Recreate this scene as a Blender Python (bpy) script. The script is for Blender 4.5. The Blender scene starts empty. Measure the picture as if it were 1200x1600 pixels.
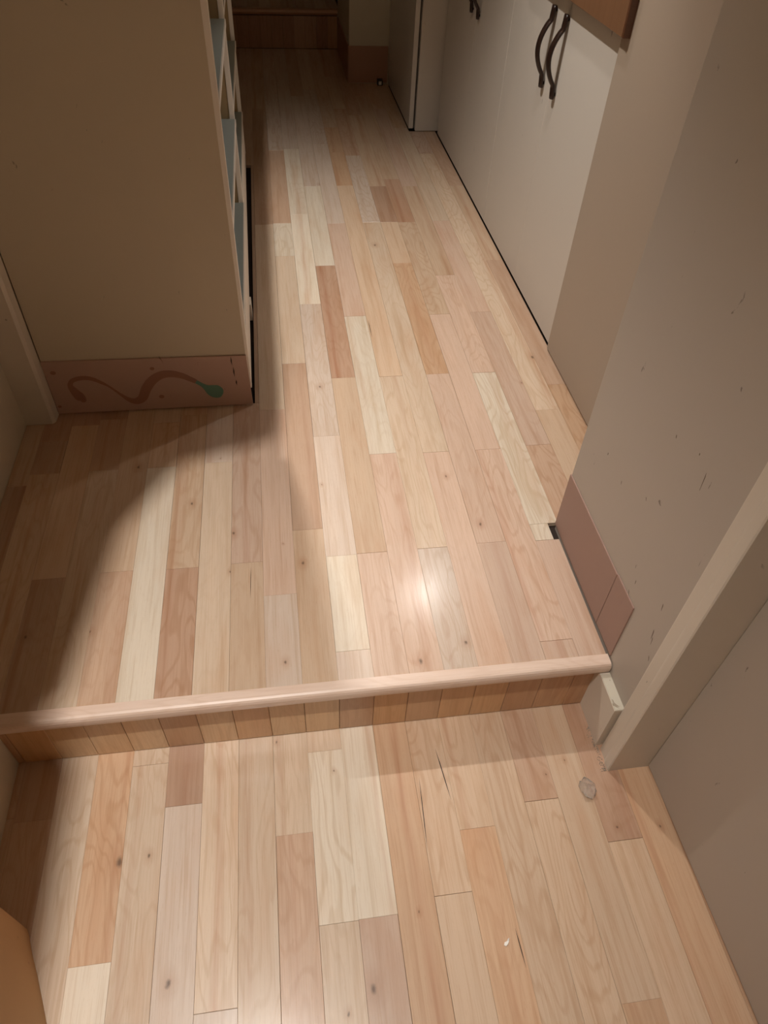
import bpy, bmesh, math, random
from mathutils import Vector, Matrix
R_ = random.Random(7)
SC = bpy.context.scene
COL = SC.collection

# ------------------------------------------------------------------ camera, world, lights, exposure
H = 1.25            # eye height above the upper floor; upper floor z = 0, lower floor z = LZ
LZ = -0.18
cam = bpy.data.cameras.new('camera')
cam.sensor_fit = 'VERTICAL'
cam.sensor_height = 36.0
cam.lens = 36.0 * 1102.0451 / 1600.0
cam.clip_start = 0.02
co = bpy.data.objects.new('camera', cam)
COL.objects.link(co)
r_ = (0.98997, -0.1353624, 0.0404515)
u_ = (0.0701664, 0.7196069, 0.6908275)
f_ = (0.1226213, 0.6810602, -0.7218872)
co.matrix_world = Matrix.Translation((0, 0, H)) @ Matrix((r_, u_, [-v for v in f_])).transposed().to_4x4()
SC.camera = co

w = bpy.data.worlds.new('world')
SC.world = w
w.use_nodes = True
w.node_tree.nodes['Background'].inputs[0].default_value = (1.0, .86, .72, 1)
w.node_tree.nodes['Background'].inputs[1].default_value = 0.02

SC.view_settings.view_transform = 'Standard'
SC.view_settings.look = 'None'
SC.view_settings.gamma = 1.0
SC.view_settings.use_curve_mapping = False
SC.view_settings.exposure = -0.1
try:
    SC.cycles.use_denoising = True
    SC.cycles.max_bounces = 8
    SC.cycles.diffuse_bounces = 4
except Exception:
    pass


def spot(name, loc, power, radius, size, blend, color):
    l = bpy.data.lights.new(name, 'SPOT')
    l.energy = power
    l.shadow_soft_size = radius
    l.spot_size = math.radians(size)
    l.spot_blend = blend
    l.color = color
    o = bpy.data.objects.new(name, l)
    o.location = loc
    COL.objects.link(o)
    return o


spot('hall_ceiling_lamp', (-.11, 2.02, 2.38), 172, .022, 94, .95, (1, .965, .91))
spot('sconce_lamp', (.60, 2.10, 1.60), 10, .020, 92, .40, (1, .97, .93))
spot('entry_ceiling_lamp', (-.30, .22, 2.33), 215, .018, 104, 1.0, (1, .965, .92)).rotation_euler = (math.radians(6), math.radians(15), 0)

# ------------------------------------------------------------------ helpers


def lin(c):
    return tuple(((v / 255.0) / 12.92 if v / 255.0 <= .04045 else ((v / 255.0 + .055) / 1.055) ** 2.4) for v in c) + (1.0,)


def mesh_obj(name, bm, mat, parent=None, smooth=False, kind=None):
    me = bpy.data.meshes.new(name)
    bmesh.ops.recalc_face_normals(bm, faces=bm.faces[:])
    bm.to_mesh(me)
    bm.free()
    if smooth:
        for p in me.polygons:
            p.use_smooth = True
    me.materials.append(mat)
    o = bpy.data.objects.new(name, me)
    COL.objects.link(o)
    if parent is not None:
        o.parent = parent
    if kind:
        o['kind'] = kind
    return o


def structure(o):
    o['kind'] = 'structure'
    return o


def tag(o, label, cat, group=None):
    o['label'] = label
    o['category'] = cat
    if group:
        o['group'] = group
    return o


def thing(name, label, cat, loc=(0, 0, 0), group=None):
    o = bpy.data.objects.new(name, None)
    o.empty_display_size = .05
    o.location = loc
    COL.objects.link(o)
    return tag(o, label, cat, group)


def bm_box(a, b, bev=0.0, seg=1, bm=None):
    bm = bm or bmesh.new()
    n0 = len(bm.verts)
    x0, y0, z0 = a
    x1, y1, z1 = b
    vs = [bm.verts.new(v) for v in ((x0, y0, z0), (x1, y0, z0), (x1, y1, z0), (x0, y1, z0), (x0, y0, z1), (x1, y0, z1), (x1, y1, z1), (x0, y1, z1))]
    fs = [bm.faces.new([vs[i] for i in f]) for f in ((0, 3, 2, 1), (4, 5, 6, 7), (0, 1, 5, 4), (1, 2, 6, 5), (2, 3, 7, 6), (3, 0, 4, 7))]
    if bev > 0:
        es = list({e for f in fs for e in f.edges})
        bmesh.ops.bevel(bm, geom=es, offset=bev, segments=seg, affect='EDGES', profile=.5)
    return bm


def box(name, a, b, mat, parent=None, bev=0.0, seg=1, **k):
    """axis aligned box with its origin at its own centre bottom"""
    c = ((a[0] + b[0]) / 2, (a[1] + b[1]) / 2, min(a[2], b[2]))
    bm = bm_box([a[i] - c[i] for i in range(3)], [b[i] - c[i] for i in range(3)], bev, seg)
    o = mesh_obj(name, bm, mat, parent, **k)
    o.location = Vector(c) - (world_of(parent) if parent is not None else Vector())
    return o


def world_of(o):
    v = Vector()
    while o is not None:
        v += o.location
        o = o.parent
    return v


def bm_prism(pts, axis, lo, hi, bm=None):
    """closed 2-D outline pts extruded along axis ('x','y','z') from lo to hi"""
    bm = bm or bmesh.new()

    def P(u, v, t):
        return {'x': (t, u, v), 'y': (u, t, v), 'z': (u, v, t)}[axis]
    A = [bm.verts.new(P(u, v, lo)) for u, v in pts]
    B = [bm.verts.new(P(u, v, hi)) for u, v in pts]
    n = len(pts)
    bm.faces.new(A)
    bm.faces.new(B)
    for i in range(n):
        bm.faces.new((A[i], A[(i + 1) % n], B[(i + 1) % n], B[i]))
    return bm


def bm_tube(path, radii, bm=None, seg=10, flat=(1, 1)):
    bm = bm or bmesh.new()
    rings = []
    n = len(path)
    prev = None
    for i, p in enumerate(path):
        p = Vector(p)
        t = (Vector(path[min(i + 1, n - 1)]) - Vector(path[max(i - 1, 0)])).normalized()
        ref = Vector((0, 1, 0)) if abs(t.y) < .9 else Vector((1, 0, 0))
        a = t.cross(ref).normalized() if prev is None else (prev - t * prev.dot(t)).normalized()
        prev = a
        b = t.cross(a)
        r = radii[i] if hasattr(radii, '__len__') else radii
        rings.append([bm.verts.new(p + a * (r * flat[0] * math.cos(2 * math.pi * k / seg)) + b * (r * flat[1] * math.sin(2 * math.pi * k / seg))) for k in range(seg)])
    for i in range(n - 1):
        for k in range(seg):
            bm.faces.new((rings[i][k], rings[i][(k + 1) % seg], rings[i + 1][(k + 1) % seg], rings[i + 1][k]))
    bm.faces.new(rings[0][::-1])
    bm.faces.new(rings[-1])
    return bm


# ------------------------------------------------------------------ materials


class NT:
    def __init__(s, name):
        s.m = bpy.data.materials.new(name)
        s.m.use_nodes = True
        s.t = s.m.node_tree
        s.b = s.t.nodes['Principled BSDF']

    def n(s, kind, **k):
        nd = s.t.nodes.new('ShaderNode' + kind)
        for a, v in k.items():
            setattr(nd, a, v)
        return nd

    def link(s, a, b):
        s.t.links.new(a, b)

    def val(s, sock, v):
        if hasattr(v, 'is_linked') or hasattr(v, 'links'):
            s.link(v, sock)
        else:
            sock.default_value = v

    def math(s, op, a, b=0.0, c=0.0, clamp=False):
        nd = s.n('Math', operation=op)
        nd.use_clamp = clamp
        s.val(nd.inputs[0], a)
        s.val(nd.inputs[1], b)
        s.val(nd.inputs[2], c)
        return nd.outputs[0]

    def vmath(s, op, a, b):
        nd = s.n('VectorMath', operation=op)
        s.val(nd.inputs[0], a)
        s.val(nd.inputs[1], b)
        return nd.outputs[0]

    def noise(s, vec, scale, detail=2.0, rough=.5, dist=0.0):
        nd = s.n('TexNoise')
        s.link(vec, nd.inputs['Vector'])
        nd.inputs['Scale'].default_value = scale
        nd.inputs['Detail'].default_value = detail
        nd.inputs['Roughness'].default_value = rough
        nd.inputs['Distortion'].default_value = dist
        return nd.outputs['Fac']

    def mix(s, f, a, b, mode='MIX'):
        nd = s.n('Mix', data_type='RGBA', blend_type=mode)
        s.val(nd.inputs[0], f)
        s.val(nd.inputs[6], a)
        s.val(nd.inputs[7], b)
        return nd.outputs[2]

    def ramp(s, f, lo, hi):
        nd = s.n('MapRange')
        s.link(f, nd.inputs[0])
        nd.inputs[1].default_value = lo
        nd.inputs[2].default_value = hi
        return nd.outputs[0]

    def bump(s, h, strength, dist=.001):
        nd = s.n('Bump')
        nd.inputs['Strength'].default_value = strength
        nd.inputs['Distance'].default_value = dist
        s.link(h, nd.inputs['Height'])
        s.link(nd.outputs[0], s.b.inputs['Normal'])


def wood_material(name, along='y', rough=.20, grain=1.0, spec=.5):
    """varnished wood: base colour is the object's own colour; grain runs along the given local axis"""
    t = NT(name)
    oi = t.n('ObjectInfo')
    tc = t.n('TexCoord')
    comb = t.n('CombineXYZ')
    for i, m in enumerate((37.1, 91.7, 53.3)):
        t.link(t.math('MULTIPLY', oi.outputs['Random'], m), comb.inputs[i])
    v0 = tc.outputs['Object']
    v = t.vmath('ADD', v0, comb.outputs[0])

    def sc(a, b, c):
        s = {'y': (a, b, c), 'z': (a, c, b), 'x': (b, a, c)}[along]
        return t.vmath('MULTIPLY', v, s)
    fine = t.noise(sc(420, 9, 420), 1.0, 3, .6)
    mid = t.noise(sc(70, 2.6, 70), 1.0, 3, .55, .4)
    warp = t.noise(sc(9, 2.0, 9), 1.0, 2, .5)
    blot = t.noise(sc(16, 3.0, 16), 1.0, 3, .55)
    # cathedral figure: contour lines of a slow stretched noise
    fig = t.math('SINE', t.math('MULTIPLY', t.math('ADD', warp, t.math('MULTIPLY', mid, .06)), 110.0))
    figm = t.math('MULTIPLY', t.ramp(fig, .35, 1.0), t.ramp(t.math('FRACT', t.math('MULTIPLY', oi.outputs['Random'], 7.77)), .35, 1.0))
    pores = t.ramp(t.noise(sc(900, 60, 900), 1.0, 1, .5), .66, .74)
    c = oi.outputs['Color']
    dark = t.mix(1.0, c, (.72, .58, .44, 1), 'MULTIPLY')
    red = t.mix(1.0, c, (.86, .68, .55, 1), 'MULTIPLY')
    lite = t.mix(1.0, c, (1.10, 1.08, 1.06, 1), 'MULTIPLY')
    c1 = t.mix(t.math('MULTIPLY', t.ramp(blot, .52, .78), .55 * grain), c, red)
    c1 = t.mix(t.math('MULTIPLY', t.ramp(blot, .48, .25), .55 * grain), c1, lite)
    c1 = t.mix(t.math('MULTIPLY', t.ramp(mid, .50, .78), .58 * grain), c1, dark)
    c1 = t.mix(t.math('MULTIPLY', figm, .40 * grain), c1, dark)
    c1 = t.mix(t.math('MULTIPLY', t.ramp(fine, .5, .8), .50 * grain), c1, dark)
    c1 = t.mix(t.math('MULTIPLY', pores, .30 * grain), c1, dark)
    # a reddish heartwood streak along some planks: property "heart" (offset, half width, strength)
    ah = t.n('Attribute', attribute_type='OBJECT', attribute_name='heart')
    sh = t.n('SeparateXYZ')
    t.link(ah.outputs['Vector'], sh.inputs[0])
    s1 = t.n('SeparateXYZ')
    t.link(v0, s1.inputs[0])
    across = s1.outputs[0]
    sway = t.math('MULTIPLY', t.math('SUBTRACT', warp, .5), .035)
    off = t.math('ABSOLUTE', t.math('ADD', t.math('SUBTRACT', across, sh.outputs[0]), sway))
    hf = t.math('MULTIPLY', t.math('SUBTRACT', 1.0, t.math('DIVIDE', off, t.math('MAXIMUM', sh.outputs[1], .0001)), clamp=True), sh.outputs[2])
    c1 = t.mix(t.math('MULTIPLY', hf, t.ramp(mid, .25, .6)), c1, t.mix(1.0, c, (.70, .47, .36, 1), 'MULTIPLY'))
    # one knot per plank, given by the object's own property "knot" (x, y, radius)
    at = t.n('Attribute', attribute_type='OBJECT', attribute_name='knot')
    sep = t.n('SeparateXYZ')
    t.link(at.outputs['Vector'], sep.inputs[0])
    s0 = t.n('SeparateXYZ')
    t.link(v0, s0.inputs[0])
    wob = t.math('MULTIPLY', t.math('SUBTRACT', t.noise(t.vmath('MULTIPLY', v, (90, 90, 90)), 1.0, 2), .5), .006)
    dx = t.math('ADD', t.math('SUBTRACT', s0.outputs[0], sep.outputs[0]), wob)
    dy = t.math('MULTIPLY', t.math('ADD', t.math('SUBTRACT', s0.outputs[1], sep.outputs[1]), wob), .62)
    d = t.math('SQRT', t.math('ADD', t.math('MULTIPLY', dx, dx), t.math('MULTIPLY', dy, dy)))
    rel = t.math('DIVIDE', d, t.math('MAXIMUM', sep.outputs[2], .0001))
    halo = t.math('MULTIPLY', t.ramp(rel, 3.4, .8), .38)
    core = t.math('MULTIPLY', t.ramp(rel, .8, .2), .7)
    c1 = t.mix(halo, c1, t.mix(1.0, c, (.66, .46, .33, 1), 'MULTIPLY'))
    c1 = t.mix(core, c1, (.055, .028, .015, 1))
    t.link(c1, t.b.inputs['Base Color'])
    t.link(t.math('ADD', rough, t.math('MULTIPLY', t.math('SUBTRACT', mid, .5), .10)), t.b.inputs['Roughness'])
    t.b.inputs['Specular IOR Level'].default_value = spec
    t.b.inputs['Coat Weight'].default_value = .55
    t.b.inputs['Coat Roughness'].default_value = .48
    t.bump(t.math('ADD', fine, t.math('MULTIPLY', warp, 1.6)), .05, .0006)
    return t.m


def paint(name, rgb, rough=.5, var=.05, scuff=0.0, scuff_rgb=(70, 50, 38), wob=.12, spec=.4):
    t = NT(name)
    g = t.n('NewGeometry')
    pos = g.outputs['Position']
    n1 = t.noise(pos, 3.0, 3)
    n2 = t.noise(pos, 60.0, 2)
    c = lin(rgb)
    c1 = t.mix(t.math('MULTIPLY', t.ramp(n1, .35, .7), var * 2), c, tuple(v * .86 for v in c[:3]) + (1,))
    if scuff > 0:
        n3 = t.noise(t.vmath('MULTIPLY', pos, (38, 38, 17)), 1.0, 4, .6, .8)
        sp = t.ramp(n3, .715 - scuff * .05, .75 - scuff * .05)
        c1 = t.mix(t.math('MULTIPLY', sp, .6), c1, lin(scuff_rgb))
    t.link(c1, t.b.inputs['Base Color'])
    t.b.inputs['Roughness'].default_value = rough
    t.b.inputs['Specular IOR Level'].default_value = spec
    t.bump(t.math('ADD', n2, t.math('MULTIPLY', t.noise(pos, 14, 2), 1.5)), wob, .0008)
    return t.m


WOOD = wood_material('varnished_beech')
WOODZ = wood_material('varnished_beech_upright', along='z', rough=.36)
WOODX = wood_material('varnished_beech_edge', along='x', rough=.33, grain=.6)
SUB = paint('dark_subfloor', (44, 30, 22), .8)
BEIGE = paint('beige_wall_paint', (208, 195, 173), .55, .05, .10)
PILLAR = paint('off_white_wall_paint', (184, 172, 159), .5, .05, .28)
PANEL = paint('tan_cream_paint', (170, 153, 136), .5, .04)
WHITE = paint('white_cabinet_lacquer', (206, 197, 186), .38, .03, .05)
TRIM = paint('cream_gloss_paint', (216, 204, 188), .38, .05, .35, (96, 78, 60))
STILE = paint('pale_shelf_edge', (246, 238, 228), .4, .04, .1)
SHELF = paint('blue_grey_laminate', (168, 178, 176), .4, .05)
INNER = paint('beige_shelf_side', (176, 152, 116), .5, .04)
LINO = paint('pinkish_linoleum', (164, 133, 120), .55, .08, .45, (96, 62, 50))
LINO_L = paint('brightened_pink_linoleum', (192, 160, 145), .55, .08, .45, (110, 76, 62))  # linoleum lightened in colour to make up for weak light on the left
LINO_D = paint('brown_linoleum_inlay', (160, 118, 100), .55, .05)
LINO_B = paint('back_skirting_brown', (170, 128, 104), .55, .05, .5, (80, 50, 40))
TEAL = paint('teal_linoleum_inlay', (108, 148, 130), .5, .04)
DUSTY = paint('dusty_paint', (200, 190, 172), .8, .3, 1.7, (120, 96, 74))
CEIL = paint('ceiling_paint', (214, 202, 184), .8)
IRON = paint('dark_brown_metal', (40, 24, 17), .35, .05)
CARD = paint('brown_cardboard', (200, 160, 116), .8, .1, .25, (110, 70, 40))
DARK = paint('gap_shade', (22, 15, 11), .9)  # near-black colour stands in for the shade under the furniture
PAPER = paint('white_paper', (240, 234, 226), .6)
SCUFF = paint('scuff_mark', (104, 84, 68), .6)
DUST = paint('grey_dust', (150, 138, 124), .95)

PAL = {'P': (234, 219, 190), 'L': (219, 191, 157), 'M': (207, 172, 135), 'K': (206, 170, 142), 'T': (186, 146, 113), 'R': (174, 130, 98), 'O': (198, 152, 109), 'G': (218, 195, 171)}


def wood_colour(code):
    c = tuple((.62 * v + .38 * m) for v, m in zip(PAL[code], (208, 182, 155)))
    f = R_.uniform(.965, 1.035)
    return lin(tuple(min(245, v * f * q) for v, q in zip(c, (.985, 1.0, 1.045))))


# ------------------------------------------------------------------ floors, plank by plank
PITCH, X0 = .0716, -.442
UP = {
 -4: ('TM', [1.355]),
 -3: ('MTR', [1.393, 1.519]),
 -2: ('TMR', [1.05, 1.579]),
 -1: ('LTR', [1.394, 1.6]),
 0: ('TMM', [1.055, 1.756]),
 1: ('PMLM', [1.392, 1.574, 2.099]),
 2: ('RMM', [1.05, 1.601]),
 3: ('LGM', [1.399, 1.87]),
 4: ('MKTK', [1.052, 1.64, 3.402]),
 5: ('GKLTM', [0.953, 1.606, 2.787, 4.177]),
 6: ('MTLPTG', [1.14, 1.826, 2.52, 2.795, 3.58]),
 7: ('GPGGPPG', [0.794, 1.051, 1.479, 2.171, 2.875, 3.595]),
 8: ('KMRPGM', [1.053, 1.742, 2.438, 3.155, 4.392]),
 9: ('KPKGGL', [1.393, 2.084, 2.785, 3.659, 4.506]),
 10: ('GLMOOM', [1.053, 1.738, 3.157, 3.549, 3.89]),
 11: ('KLGTMT', [1.387, 2.791, 3.507, 4.176, 4.751]),
 12: ('KKOMRMT', [1.056, 1.739, 2.441, 2.787, 3.146, 4.074]),
 13: ('KKKMRMT', [0.772, 1.385, 2.077, 2.784, 3.221, 4.394]),
 14: ('KPPKMKM', [1.05, 1.103, 1.735, 2.341, 3.141, 4.176]),
 15: ('TKKLM', [1.391, 2.083, 2.79, 3.878]),
 16: ('MLLK', [1.54, 2.587, 3.524]),
 17: ('OTMT', [1.658, 2.446, 3.141]),
}
LOW = {
 -3: ('TT', [0.602]),
 -2: ('LTT', [0.34, 0.593]),
 -1: ('L', []),
 0: ('PO', [0.333]),
 1: ('LL', [0.681]),
 2: ('GR', [0.589]),
 3: ('GL', [0.239]),
 4: ('L', []),
 5: ('TL', [0.507]),
 6: ('LPL', [0.343, 0.669]),
 7: ('KP', [0.344]),
 8: ('O', []),
 9: ('MM', [0.364]),
 10: ('OM', [0.475]),
 11: ('M', []),
 12: ('MT', [0.513]),
 13: ('OM', [0.16]),
 14: ('MR', [0.417]),
 15: ('O', []),
 16: ('O', []),
}
KU = [(0.094, 1.703, 0.006), (-0.392, 1.398, 0.007), (0.068, 1.29, 0.003), (-0.037, 1.1, 0.002), (-0.048, 0.953, 0.004), (0.006, 1.037, 0.006), (0.123, 1.068, 0.004), (0.441, 1.116, 0.006), (0.332, 0.787, 0.006), (0.37, 2.59, 0.008), (-0.186, 1.413, 0.002), (-0.567, 0.9, 0.006), (-0.442, 0.899, 0.005), (-0.157, 1.029, 0.004), (0.202, 3.175, 0.006), (0.23, 0.753, 0.008), (0.266, 0.982, 0.004), (0.771, 1.804, 0.01), (0.699, 1.674, 0.003), (0.732, 1.601, 0.003), (-0.252, 1.253, 0.006), (-0.151, 1.145, 0.006), (-0.044, 0.781, 0.005), (0.39, 1.291, 0.005)]
KL = [(-0.375, 0.496, 0.013), (-0.322, 0.501, 0.005), (-0.272, 0.288, 0.008), (-0.077, 0.7, 0.004), (-0.06, 0.592, 0.004), (0.039, 0.624, 0.003), (0.073, 0.236, 0.01), (0.026, 0.368, 0.009), (0.048, 0.412, 0.007), (0.589, 0.443, 0.004), (0.478, 0.564, 0.003), (0.526, 0.589, 0.003), (0.676, 0.434, 0.004), (0.546, 0.248, 0.004), (0.666, 0.172, 0.004), (0.635, 0.163, 0.004), (-0.231, 0.258, 0.006), (0.17, 0.343, 0.003), (0.027, 0.206, 0.004)]
CRACKS = [((0.257, 0.646), (0.269, 0.535), 0.0022), ((0.212, 0.589), (0.204, 0.444), 0.0018), ((0.338, 0.295), (0.341, 0.233), 0.0018), ((-0.111, 1.04), (-0.113, 0.95), 0.0012), ((0.279, 2.057), (0.279, 1.953), 0.002), ((0.829, 0.755), (0.83, 0.754), 0.001)]


def plank(x0, x1, y0, y1, z, code, parent, knots, th=.012):
    g = R_.choice((.00003, .00005, .0001, .0003))
    e = R_.choice((.00005, .0001, .0003, .0005))
    cx, cy = (x0 + x1) / 2, (y0 + y1) / 2
    hx, hy = (x1 - x0) / 2 - g, (y1 - y0) / 2 - e
    b = .0004
    bm = bmesh.new()
    top = [bm.verts.new(v) for v in ((-hx + b, -hy + b, 0), (hx - b, -hy + b, 0), (hx - b, hy - b, 0), (-hx + b, hy - b, 0))]
    md = [bm.verts.new(v) for v in ((-hx, -hy, -b), (hx, -hy, -b), (hx, hy, -b), (-hx, hy, -b))]
    bt = [bm.verts.new(v) for v in ((-hx, -hy, -th), (hx, -hy, -th), (hx, hy, -th), (-hx, hy, -th))]
    bm.faces.new(top)
    for i in range(4):
        j = (i + 1) % 4
        bm.faces.new((md[i], md[j], top[j], top[i]))
        bm.faces.new((bt[i], bt[j], md[j], md[i]))
    o = mesh_obj('plank', bm, WOOD, parent)
    o.location = Vector((cx, cy, z + R_.uniform(-.00025, .0001))) - world_of(parent)
    o.color = wood_colour(code)
    o['knot'] = [9.0, 9.0, .001]
    o['heart'] = [R_.uniform(-.03, .03), R_.uniform(.008, .02), R_.choice((0, 0, 0, .25, .5)) + (.3 if code in 'RO' else 0)]
    for kx, ky, kr in knots:
        if x0 <= kx < x1 and y0 <= ky < y1:
            o['knot'] = [kx - cx, ky - cy, kr * .8]
            break
    return o


def lay(table, knots, z, parent, near, far_of, right_of):
    for k, (codes, joints) in table.items():
        ys = [near] + joints + [far_of(k)]
        for i, c in enumerate(codes):
            a, b = ys[i], ys[i + 1]
            if b - a < .004:
                continue
            x0, x1 = X0 + PITCH * k, X0 + PITCH * (k + 1)
            x0, x1 = right_of(k, a, b, x0, x1)
            if x1 - x0 > .004:
                plank(x0, x1, a, b, z, c, parent, knots)


up = structure(box('floor', (-.72, .716, -.05), (.86, 5.36, -.0118), SUB))
lo = structure(box('floor.001', (-.62, -1.3, LZ - .05), (.76, .722, LZ - .0118), SUB))


def up_right(k, a, b, x0, x1):
    x0 = max(x0, -.704)
    if k == 4 and 1.6 < a < 3.4:
        x0 = -.0962          # open gap beside the shelf unit
    if k >= 14 and b < 1.06:
        x1 = min(x1, .6195)
    elif k == 14 and b < 1.11:
        x1 = min(x1, .6065)
    if k >= 15 and b < 1.0:
        x1 = x0
    return x0, min(x1, .838)


UP = {k: (c, j) for k, (c, j) in UP.items()}
for k in (15, 16, 17):
    UP[k] = (UP[k][0], UP[k][1])
lay({k: v for k, v in UP.items() if k < 15}, KU, 0.0, up, .724, lambda k: 1.639 if k < 4 else 5.355, up_right)
lay({k: v for k, v in UP.items() if k >= 15}, KU, 0.0, up, 1.098, lambda k: 3.83 if k > 15 else 4.62, up_right)
for k, ys in ((3, (3.38, 4.1, 4.6, 5.355)),):
    for i in range(3):
        plank(X0 + PITCH * k, X0 + PITCH * (k + 1), ys[i], ys[i + 1], 0, 'MTR'[i], up, [])
LOWX = {k: (R_.choice('LMKG') + c, [R_.uniform(-.45, -.12)] + j) for k, (c, j) in LOW.items()}
LOWX[-3] = ('T' + LOW[-3][0], [-.2] + LOW[-3][1])
lay(LOWX, KL, LZ, lo, -.75, lambda k: .7205, lambda k, a, b, x0, x1: (max(x0, -.612), min(x1, .722)))

# step: riser made of short upright pieces, rounded beech nosing
ri = structure(box('trim_1', (-.60, .722, LZ - .012), (.605, .74, -.012), SUB))
RC = {-3: 'R', -2: 'O', -1: 'M', 0: 'M', 1: 'M', 2: 'T', 3: 'M', 4: 'O', 5: 'M', 6: 'M', 7: 'R', 8: 'O', 9: 'T', 10: 'O', 11: 'O', 12: 'R', 13: 'R', 14: 'R'}
for k, c in RC.items():
    x0, x1 = max(X0 + PITCH * k, -.60), min(X0 + PITCH * (k + 1), .605)
    hw = (x1 - x0) / 2 - .0004
    o = mesh_obj('plank', bm_box((-hw, -.004, -.080), (hw, .004, .080), .0007), WOODZ, ri)
    o.location = Vector(((x0 + x1) / 2, .7185, LZ + .0818)) - world_of(ri)
    col = lin(tuple(.75 * v + .25 * q for v, q in zip(PAL[c], (250, 206, 144))))  # orange bounce light is put into the riser wood's colour
    o.color = col
    o['knot'] = [9, 9, .001]
bm = bm_prism([(.727, .0012), (.708, .0012), (.7035, 0), (.7005, -.003), (.6985, -.008), (.698, -.015), (.6985, -.022), (.7005, -.027), (.704, -.030), (.709, -.0315), (.7225, -.0315), (.7225, -.012), (.727, -.012)], 'x', -.600, .622)
no = mesh_obj('trim_2', bm, WOODX, smooth=False)
no.color = lin((224, 198, 180))
no['knot'] = [9, 9, .001]
structure(no)

# ------------------------------------------------------------------ walls and trims
structure(box('ceiling', (-.9, -1.4, 2.42), (1.4, 6.6, 2.5), CEIL))
structure(box('wall_front', (-.9, -1.4, LZ - .05), (1.4, -1.3, 2.42), BEIGE))
structure(box('wall_left', (-.90, .716, -.05), (-.705, 6.6, 2.42), BEIGE))
structure(box('wall_left.001', (-.90, -1.3, LZ - .05), (-.600, .7158, 2.42), BEIGE))
WR = structure(box('wall_right', (.625, .612, LZ - .012), (.99, 1.095, 2.42), PILLAR, bev=.002, seg=2))
structure(box('wall_right.001', (.828, 1.0955, .006), (.99, 1.842, 2.42), PANEL, bev=.001))
structure(box('wall_right.002', (.995, -1.3, LZ - .05), (1.06, 6.6, 2.42), BEIGE))

# unseen blocks under the ceiling, added to shape the entry lamp's shadow edge
structure(mesh_obj('shadow_caster_1', bm_prism([(-.599, .36), (-.352, .383), (-.334, .521), (-.296, .590), (-.245, .605), (-.218, .615), (-.218, .80), (-.599, .80)], 'z', 1.60, 2.42), BEIGE))
structure(box('shadow_caster_2', (-.599, -1.3, 1.60), (-.352, .359, 2.42), BEIGE))

# scuffs on the right wall
for (y, z, l, wd, sl) in ((.743, .542, .004, .0016, 0), (.708, .515, .034, .0012, .15), (.811, .520, .006, .0016, .5), (.984, .330, .005, .0016, 0), (.906, .324, .008, .001, .4), (.817, .368, .006, .0012, 1), (.748, .215, .010, .0012, .1),
                          (.750, .176, .012, .0012, .9), (.657, .258, .016, .0016, .3), (.646, .190, .024, .0018, .25), (.640, .178, .018, .001, .3), (.625, .142, .010, .0016, .8), (.72, .166, .012, .001, .9)):
    o = mesh_obj('scuff', bm_prism([(-wd / 2, -l * .5), (wd / 2, -l * .2), (wd * .4 + sl * l * .5, l * .5), (-wd * .4 + sl * l * .3, l * .3)], 'x', -.0004, .0006), SCUFF, WR)
    o.location = Vector((.625, y, z)) - world_of(WR)

# left door post standing against the end of the shelf unit
structure(mesh_obj('trim_3', bm_prism([(-.705, 1.592), (-.636, 1.592), (-.629, 1.600), (-.627, 1.632), (-.705, 1.632)], 'z', .001, 2.3), TRIM))
# right door casing with a stepped profile, jamb behind it
structure(mesh_obj('trim_4', bm_prism([(.624, .6115), (.6195, .6105), (.6165, .607), (.613, .606), (.612, .603), (.612, .580), (.6105, .577), (.6095, .573), (.6095, .558), (.6115, .5555), (.70, .5555), (.70, .6115)], 'z', LZ - .011, 2.2), TRIM))
d1 = structure(mesh_obj('door_1', bm_prism([(.699, .5545), (.7225, -.62), (.760, -.62), (.737, .5545)], 'z', LZ + .006, 2.15), PILLAR))
structure(box('trim_5', (.735, -1.3, LZ - .05), (.99, .6115, LZ + .001), SUB))
structure(box('wall_right.003', (.70, -1.3, LZ - .05), (.80, -.63, 2.42), PILLAR))

# skirtings on the right
structure(box('baseboard_right', (.6222, .8035, .004), (.6255, 1.0965, .169), LINO, bev=.0006))
structure(box('baseboard_right.001', (.6222, .7185, .006), (.6255, .8020, .172), LINO, bev=.0006))
bb = structure(mesh_obj('baseboard_right.002', bm_prism([(.625, .6135), (.6035, .6135), (.6035, .7150), (.625, .7150)], 'z', LZ - .008, -.0285), TRIM))
box('dusty_top', (.6045, .6145, -.0285), (.6245, .6970, -.0272), DUSTY, bb)

# far end: stub wall, skirting, door leaf, post, dark step
structure(box('wall_back', (.477, 4.63, -.02), (.99, 5.34, 2.42), BEIGE))
structure(box('wall_back.001', (-.705, 6.0, -.02), (.99, 6.1, 2.42), BEIGE))
structure(box('baseboard_back', (.474, 4.624, .004), (.7, 4.631, .187), LINO_B, bev=.0008))
structure(box('baseboard_back.001', (.471, 4.632, .004), (.4775, 5.30, .187), LINO_B, bev=.0008))
d2 = structure(box('door_2', (.702, 3.84, .010), (.7245, 4.615, 2.05), WHITE, bev=.001))
structure(box('trim_6', (.733, 3.826, .002), (.99, 4.62, 2.42), WHITE, bev=.0015))
ds = box('door_stop', (.64, 4.585, .0), (.67, 4.619, .028), IRON)
tag(ds, 'small dark door stop on the floor by the far skirting', 'door stop')
box('rubber_tip', (.646, 4.575, .006), (.662, 4.586, .022), PAPER, ds)
st = structure(box('trim_7', (-.70, 5.37, -.02), (.477, 5.39, .185), SUB))
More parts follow.
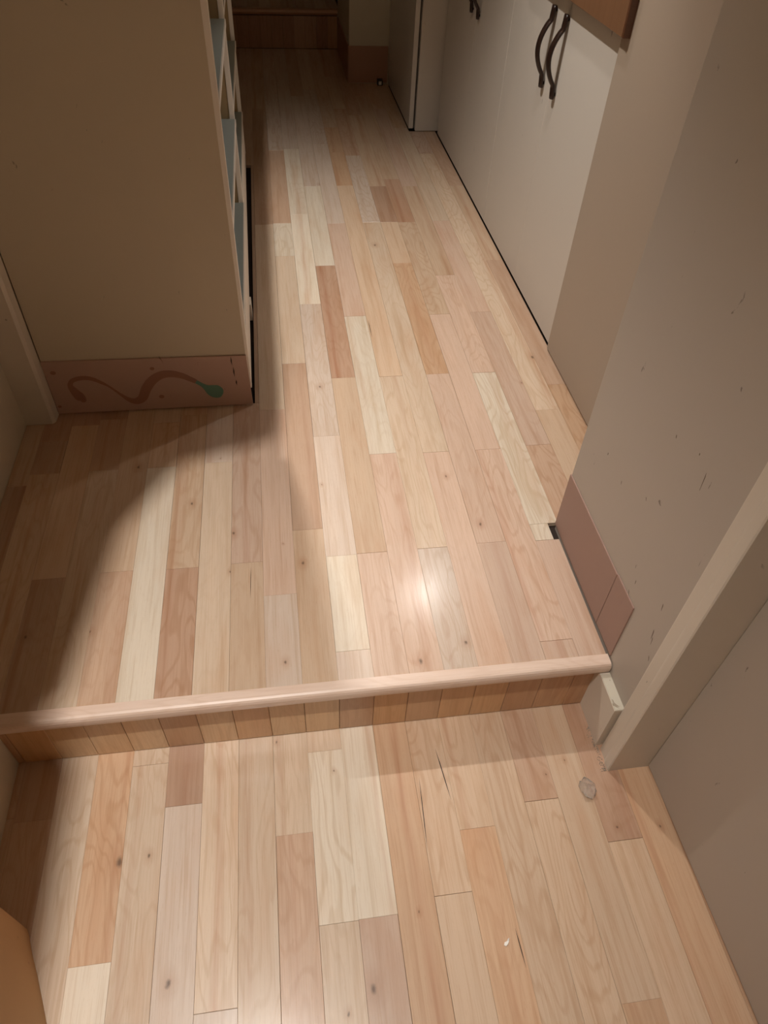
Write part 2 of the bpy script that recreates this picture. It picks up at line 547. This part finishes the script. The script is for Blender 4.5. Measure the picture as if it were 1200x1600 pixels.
for i in range(16):
    x0 = -.66 + i * .0716
    if x0 > .46:
        break
    hw = (min(x0 + .0716, .476) - x0) / 2 - .0004
    o = mesh_obj('plank', bm_box((-hw, -.004, -.088), (hw, .004, .088), .0007), WOODZ, st)
    o.location = Vector((x0 + hw + .0004, 5.366, .089)) - world_of(st)
    o.color = lin(PAL[R_.choice('RTOR')])
    o['knot'] = [9, 9, .001]
n2 = structure(mesh_obj('trim_8', bm_prism([(5.40, .212), (5.358, .212), (5.350, .208), (5.346, .197), (5.350, .186), (5.358, .181), (5.40, .181)], 'x', -.70, .477), WOODX))
n2.color = lin((190, 140, 104))
n2['knot'] = [9, 9, .001]
fl3 = structure(box('floor.002', (-.70, 5.40, .18), (.99, 6.0, .198), SUB))
for i in range(16):
    x0 = X0 + PITCH * (i - 3)
    plank(x0, x0 + PITCH, 5.402, 6.0, .211, R_.choice('TRMO'), fl3, [])

# ------------------------------------------------------------------ pigeonhole shelf unit on the left
YN, YF = 1.640, 3.400
un = thing('pigeonhole_shelf', 'tall beige pigeonhole unit with pale shelf edges and grey shelves', 'shelf', (-.36, 2.5, 0))


def face_x(y):
    return -.099 - .0148 * (y - YN) / (YF - YN)


def U(name, a, b, mat, **k):
    return box(name, a, b, mat, un, **k)


STH = 1.26
mesh = bm_prism([(-.626, .05), (-.1055, .05), (-.1125, .985), (-.052, .99), (-.052, 2.25), (-.626, 2.25)], 'y', YN - .004, YN + .014)  # upper overhang is added out of view to cast a shadow edge
o = mesh_obj('end_panel', mesh, BEIGE, un)
o.location = -world_of(un)


def stile(y, th, z0, z1):
    x = face_x(y)
    U('upright_edge', (x - .0155, y, z0), (x, y + th, z1), STILE, bev=.0008)


stile(YN - .002, .018, .055, .984)
YD = 2.455
stile(YD, .018, .225, STH - .02)
stile(YF - .018, .018, .055, STH - .0195)
U('divider', (-.42, YD + .002, .225), (face_x(YD) - .0150, YD + .016, STH - .02), INNER)
U('far_side', (-.626, YF - .016, .055), (face_x(YF) - .0150, YF, STH - .0195), INNER)
U('back_panel', (-.44, YN + .014, .055), (-.425, YF - .0165, STH - .0195), INNER)
U('top_board', (-.626, 1.722, STH - .019), (-.068, YF + .02, STH), STILE)  # front overhang added out of view for the shadow band beside the unit
for (y0, y1) in ((YN + .0145, YD + .0015), (YD + .0165, YF - .0165)):
    for z in (.226, .486, .749, 1.01):
        xm = face_x((y0 + y1) / 2)
        s = U('shelf_board', (-.424, y0, z - .017), (xm - .0045, y1, z), SHELF)
        s2 = mesh_obj('edge_strip', bm_box((-.002, -(y1 - y0) / 2, -.0085), (.002, (y1 - y0) / 2, .0085), .0006), STILE, s)
        s2.location = (xm - .0022 - (-.424 + xm - .0045) / 2, 0, .0085)
mesh = bm_prism([(face_x(YN) - .014, YN + .016), (face_x(YN) - .0005, YN + .016), (face_x(YF) - .0005, YF - .018), (face_x(YF) - .014, YF - .018)], 'z', .058, .209)
o = mesh_obj('plinth_rail', mesh, STILE, un)
o.location = -world_of(un)
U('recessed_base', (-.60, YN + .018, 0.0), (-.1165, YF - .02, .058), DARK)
U('foot_block', (-.1155, 2.08, 0.0), (-.0985, 2.13, .057), STILE)
sk = mesh_obj('skirting', bm_prism([(-.6262, .004), (-.1005, .004), (-.1055, .165), (-.6262, .171)], 'y', YN - .0085, YN - .0042), LINO_L, un)
sk.location = -world_of(un)


def ribbon(name, pts, mat, parent, y, th=.0009):
    """flat band through (x, z, half width) points, inlaid on a plane of constant y"""
    P = []
    for i in range(len(pts) - 1):
        p0, p1, p2, p3 = pts[max(i - 1, 0)], pts[i], pts[i + 1], pts[min(i + 2, len(pts) - 1)]
        for s in range(6):
            t = s / 6
            P.append(tuple(.5 * (2 * p1[a] + (p2[a] - p0[a]) * t + (2 * p0[a] - 5 * p1[a] + 4 * p2[a] - p3[a]) * t * t + (3 * p1[a] - p0[a] - 3 * p2[a] + p3[a]) * t ** 3) for a in range(3)))
    P.append(pts[-1])
    bm = bmesh.new()
    L = []
    for i, (x, z, hw) in enumerate(P):
        q0, q1 = P[max(i - 1, 0)], P[min(i + 1, len(P) - 1)]
        dx, dz = q1[0] - q0[0], q1[1] - q0[1]
        l = math.hypot(dx, dz) or 1
        nx, nz = -dz / l * hw, dx / l * hw
        L.append([bm.verts.new((x + nx, yy, z + nz)) for yy in (y, y + th)] + [bm.verts.new((x - nx, yy, z - nz)) for yy in (y, y + th)])
    for i in range(len(L) - 1):
        a, b = L[i], L[i + 1]
        for q in ((0, 2), (2, 3), (3, 1), (1, 0)):
            bm.faces.new((a[q[0]], a[q[1]], b[q[1]], b[q[0]]))
    bm.faces.new((L[0][0], L[0][1], L[0][3], L[0][2]))
    bm.faces.new((L[-1][0], L[-1][1], L[-1][3], L[-1][2]))
    return mesh_obj(name, bm, mat, parent)


def disc_bm(x, z, rx, rz, y, th=.0009, n=20):
    return bm_prism([(x + rx * math.cos(2 * math.pi * i / n), z + rz * math.sin(2 * math.pi * i / n)) for i in range(n)], 'y', y, y + th)


YS = YN - .0092
a = ribbon('squiggle', [(-.556, .040, .002), (-.553, .046, .010), (-.558, .058, .014), (-.567, .078, .011), (-.572, .095, .007), (-.563, .110, .006), (-.54, .117, .0065), (-.514, .114, .006), (-.49, .099, .0045), (-.473, .085, .0028), (-.45, .058, .0038), (-.432, .040, .007), (-.414, .034, .010), (-.396, .044, .012), (-.38, .074, .013), (-.36, .099, .0125), (-.335, .115, .0115), (-.308, .118, .0105), (-.28, .110, .009), (-.258, .097, .0075), (-.246, .089, .0065)], LINO_D, sk, YS)
b = ribbon('squiggle_head', [(-.246, .089, .0055), (-.232, .078, .0055), (-.222, .069, .009), (-.213, .062, .016), (-.203, .056, .0205), (-.192, .052, .0205), (-.182, .050, .014), (-.178, .049, .004)], TEAL, sk, YS - .0003)
b['label'] = 'teal rounded end of the painted squiggle'
for x, z, r in ((-.604, .137, .007), (-.353, .137, .006), (-.345, .045, .007), (-.617, .028, .005)):
    mesh_obj('speck', disc_bm(x, z, r, r * .8, YS), LINO_D, sk)
for x, z, l in ((-.145, .150, .03), (-.142, .115, .035), (-.139, .08, .02)):
    mesh_obj('chip', bm_prism([(x, z + l / 2), (x + .0018, z + .004), (x + .001, z - l / 2), (x - .0016, z)], 'y', YS, YS + .001), IRON, sk)

# ------------------------------------------------------------------ white cabinets on the right with bow handles
CF = .840


def handle(parent, y):
    pts, rad = [], []
    for i in range(25):
        t = i / 24
        z = .609 + .207 * t
        if t < .17:
            d = .0085 + .003 * (t / .17)
        elif t > .83:
            d = .0085 + .003 * ((1 - t) / .17)
        else:
            d = .0115 + .026 * math.sin(math.pi * (t - .17) / .66) ** .8
        pts.append((CF - d, y, z))
        rad.append(.0125)
    bm = bm_tube(pts, rad, seg=10, flat=(.5, 1.0))
    for zz in (.620, .805):
        bm_tube([(CF - .009, y, zz), (CF + .0005, y, zz)], [.0045, .0045], bm, 8)
    h = mesh_obj('handle', bm, IRON, parent, smooth=True)
    h.location = -world_of(parent)
    h['label'] = 'dark brown bow handle'
    return h


for (y0, y1, lab) in ((1.849, 2.772, 'white two-door cabinet nearer the camera, beside the tan wall'), (2.774, 3.780, 'white two-door cabinet at the far end, next to the door post')):
    c = thing('cabinet', lab, 'cabinet', (1.0, (y0 + y1) / 2, 0), 'white cabinets along the right wall')
    box('body', (CF + .019, y0, .0065), (.988, y1, 2.0), WHITE, c)
    box('plinth', (CF + .012, y0, 0.0), (.985, y1, .0062), DARK, c)
    ym = (y0 + y1) / 2 - .02
    for (a, b_, hy) in ((y0 + .001, ym - .0003, ym - .056), (ym + .0003, y1 - .001, ym + .056)):
        dd = box('door', (CF, a, .007), (CF + .0185, b_, 1.99), WHITE, c, bev=.0006)
        handle(dd, hy)

# wooden board hung on the cabinet front
wb = thing('wooden_board', 'varnished wooden board hung on the white cabinet above its handles', 'board', (.82, 2.1, .857))
o = mesh_obj('panel', bm_box((-.009, -.295, 0), (.009, .45, .50), .0012), wood_material('board_veneer', along='z', rough=.45, grain=.7), wb)
o.location = (0, 0, 0)
o.color = lin((122, 86, 58))
o['knot'] = [9, 9, .001]
e = mesh_obj('end_strip', bm_box((-.0095, -.304, 0), (.0095, -.2952, .50), .0008), WOODX, wb)
e.color = lin((92, 56, 34))
e['knot'] = [9, 9, .001]
e['label'] = 'darker edge strip'
mesh_obj('batten', bm_box((.0091, -.28, .40), (.0195, .44, .44)), WOODX, wb).color = lin((150, 104, 66))

# ------------------------------------------------------------------ small things
cb = thing('cardboard_box', 'brown cardboard box on the lower floor against the left wall', 'box', (-.53, .2, LZ))


def card_panel(name, p, q, z0, z1, th=.004):
    d = (Vector(q) - Vector(p)).normalized()
    n = Vector((-d.y, d.x)) * th
    bm = bm_prism([tuple(p), tuple(q), (q[0] + n.x, q[1] + n.y), (p[0] + n.x, p[1] + n.y)], 'z', z0, z1)
    o = mesh_obj(name, bm, CARD, cb)
    o.location = -world_of(cb)
    return o


def outline_wall(name, pts, z0, z1, th=.004):
    bm = bmesh.new()
    V = []
    for i, p in enumerate(pts):
        a = Vector(pts[max(i - 1, 0)])
        b = Vector(pts[min(i + 1, len(pts) - 1)])
        d = (b - a).normalized()
        n = Vector((d.y, -d.x)) * th
        V.append([bm.verts.new((p[0], p[1], z0)), bm.verts.new((p[0], p[1], z1)), bm.verts.new((p[0] + n.x, p[1] + n.y, z1)), bm.verts.new((p[0] + n.x, p[1] + n.y, z0))])
    for i in range(len(V) - 1):
        for k in range(4):
            bm.faces.new((V[i][k], V[i][(k + 1) % 4], V[i + 1][(k + 1) % 4], V[i + 1][k]))
    bm.faces.new(V[0])
    bm.faces.new(V[-1])
    o = mesh_obj(name, bm, CARD, cb)
    o.location = -world_of(cb)
    return o


outline_wall('side', [(-.590, .398), (-.548, .409), (-.531, .408), (-.521, .402), (-.516, .392), (-.504, .360), (-.489, .326), (-.474, .288), (-.460, .252), (-.40, .10)], LZ + .001, LZ + .30)
outline_wall('side', [(-.40, .0995), (-.44, .07), (-.585, .01)], LZ + .001, LZ + .30)
o = mesh_obj('base', bm_prism([(-.587, .39), (-.535, .40), (-.52, .385), (-.41, .10), (-.45, .075), (-.585, .02)], 'z', LZ + .0005, LZ + .005), CARD, cb)
o.location = -world_of(cb)
f = mesh_obj('flap', bm_prism([(.0, -.13), (.10, -.12), (.10, .10), (.0, .12)], 'z', 0, .004), CARD, cb)
f.location = (-.055, .02, .300)
f.rotation_euler = (0, math.radians(-38), math.radians(22))

# crumpled clear plastic
t = NT('clear_plastic')
t.b.inputs['Base Color'].default_value = (.97, .95, .93, 1)
t.b.inputs['Roughness'].default_value = .12
t.b.inputs['Coat Weight'].default_value = 1.0
t.b.inputs['Coat Roughness'].default_value = .04
t.b.inputs['IOR'].default_value = 1.30
t.b.inputs['Transmission Weight'].default_value = .9
bm = bmesh.new()
bmesh.ops.create_icosphere(bm, subdivisions=2, radius=1)
rr = random.Random(3)
ph = [(Vector((rr.gauss(0, 1), rr.gauss(0, 1), rr.gauss(0, 1))).normalized(), rr.uniform(2.2, 5.5), rr.uniform(0, 6)) for _ in range(9)]
for v in bm.verts:
    d = v.co.normalized()
    s = 1 + .085 * sum(math.sin(f_ * d.dot(a_) * 2 + p_) for a_, f_, p_ in ph) / 1.6
    lob = 1 + .13 * math.cos(5 * math.atan2(d.y, d.x))
    v.co = Vector((d.x * .0165 * s * lob, d.y * .021 * s * lob, max(-.35, d.z) * .014 * s * (1 + .35 * rr.random())))
zm = min(v.co.z for v in bm.verts)
for v in bm.verts:
    v.co.z -= zm
pl = mesh_obj('plastic_wrapper', bm, t.m)
pl.location = (.553, .522, LZ + .0004)
tag(pl, 'small crumpled clear plastic piece on the lower floor by the right door casing', 'wrapper')

bm = bmesh.new()
for i, (x, y, r) in enumerate(((0, 0, .0035), (.004, .003, .0028), (.0065, .0065, .0018))):
    m_ = bmesh.ops.create_icosphere(bm, subdivisions=1, radius=r, matrix=Matrix.Translation((x, y, r * .35)) @ Matrix.Diagonal((1, 1, .4, 1)))
bm2 = bmesh.new()
pts = [(-.004, -.002), (-.001, -.0045), (.003, -.002), (.0065, .003), (.008, .0075), (.005, .0065), (.002, .003), (-.002, .002)]
A = [bm2.verts.new((x, y, .0004 + .0012 * (i % 3))) for i, (x, y) in enumerate(pts)]
B = [bm2.verts.new((x, y, .0012 + .0012 * (i % 3))) for i, (x, y) in enumerate(pts)]
bm2.faces.new(A)
bm2.faces.new(B)
for i in range(8):
    bm2.faces.new((A[i], A[(i + 1) % 8], B[(i + 1) % 8], B[i]))
bm.free()
sc_ = mesh_obj('paper_scrap', bm2, PAPER)
sc_.location = (.315, .273, LZ + .0006)
tag(sc_, 'tiny curled white paper scrap on the lower floor planks', 'scrap')

# dust gathered along the foot of the white skirting block
bm = bmesh.new()
rr = random.Random(5)
for i in range(150):
    u = rr.random()
    y = .556 + .10 * rr.random() ** 1.4
    x = (.6025 if y > .612 else .607) - abs(rr.gauss(0, .0045))
    r = rr.uniform(.0004, .0013)
    bmesh.ops.create_icosphere(bm, subdivisions=1, radius=r, matrix=Matrix.Translation((x, y, LZ + r * .7)))
du = mesh_obj('floor_dust', bm, DUST, kind='stuff')
du['label'] = 'grey dust gathered at the foot of the white skirting block'
du['category'] = 'dust'

# dark cracks in the planks
for (p, q, wd) in CRACKS:
    z = LZ if q[1] < .70 else 0.0
    par = lo if z < 0 else up
    p, q = Vector(p), Vector(q)
    d = (q - p)
    n = Vector((-d.y, d.x)).normalized() * wd
    m1, m2 = p + d * .35 + n * .4, p + d * .7 - n * .2
    ol = [p, p + d * .3 + n * .55, p + d * .65 + n * .5, q, p + d * .65 - n * .35, p + d * .3 - n * .3]
    o = mesh_obj('crack', bm_prism([tuple(v) for v in ol], 'z', z - .003, z + .0003), IRON, par)
    o.location = -world_of(par)
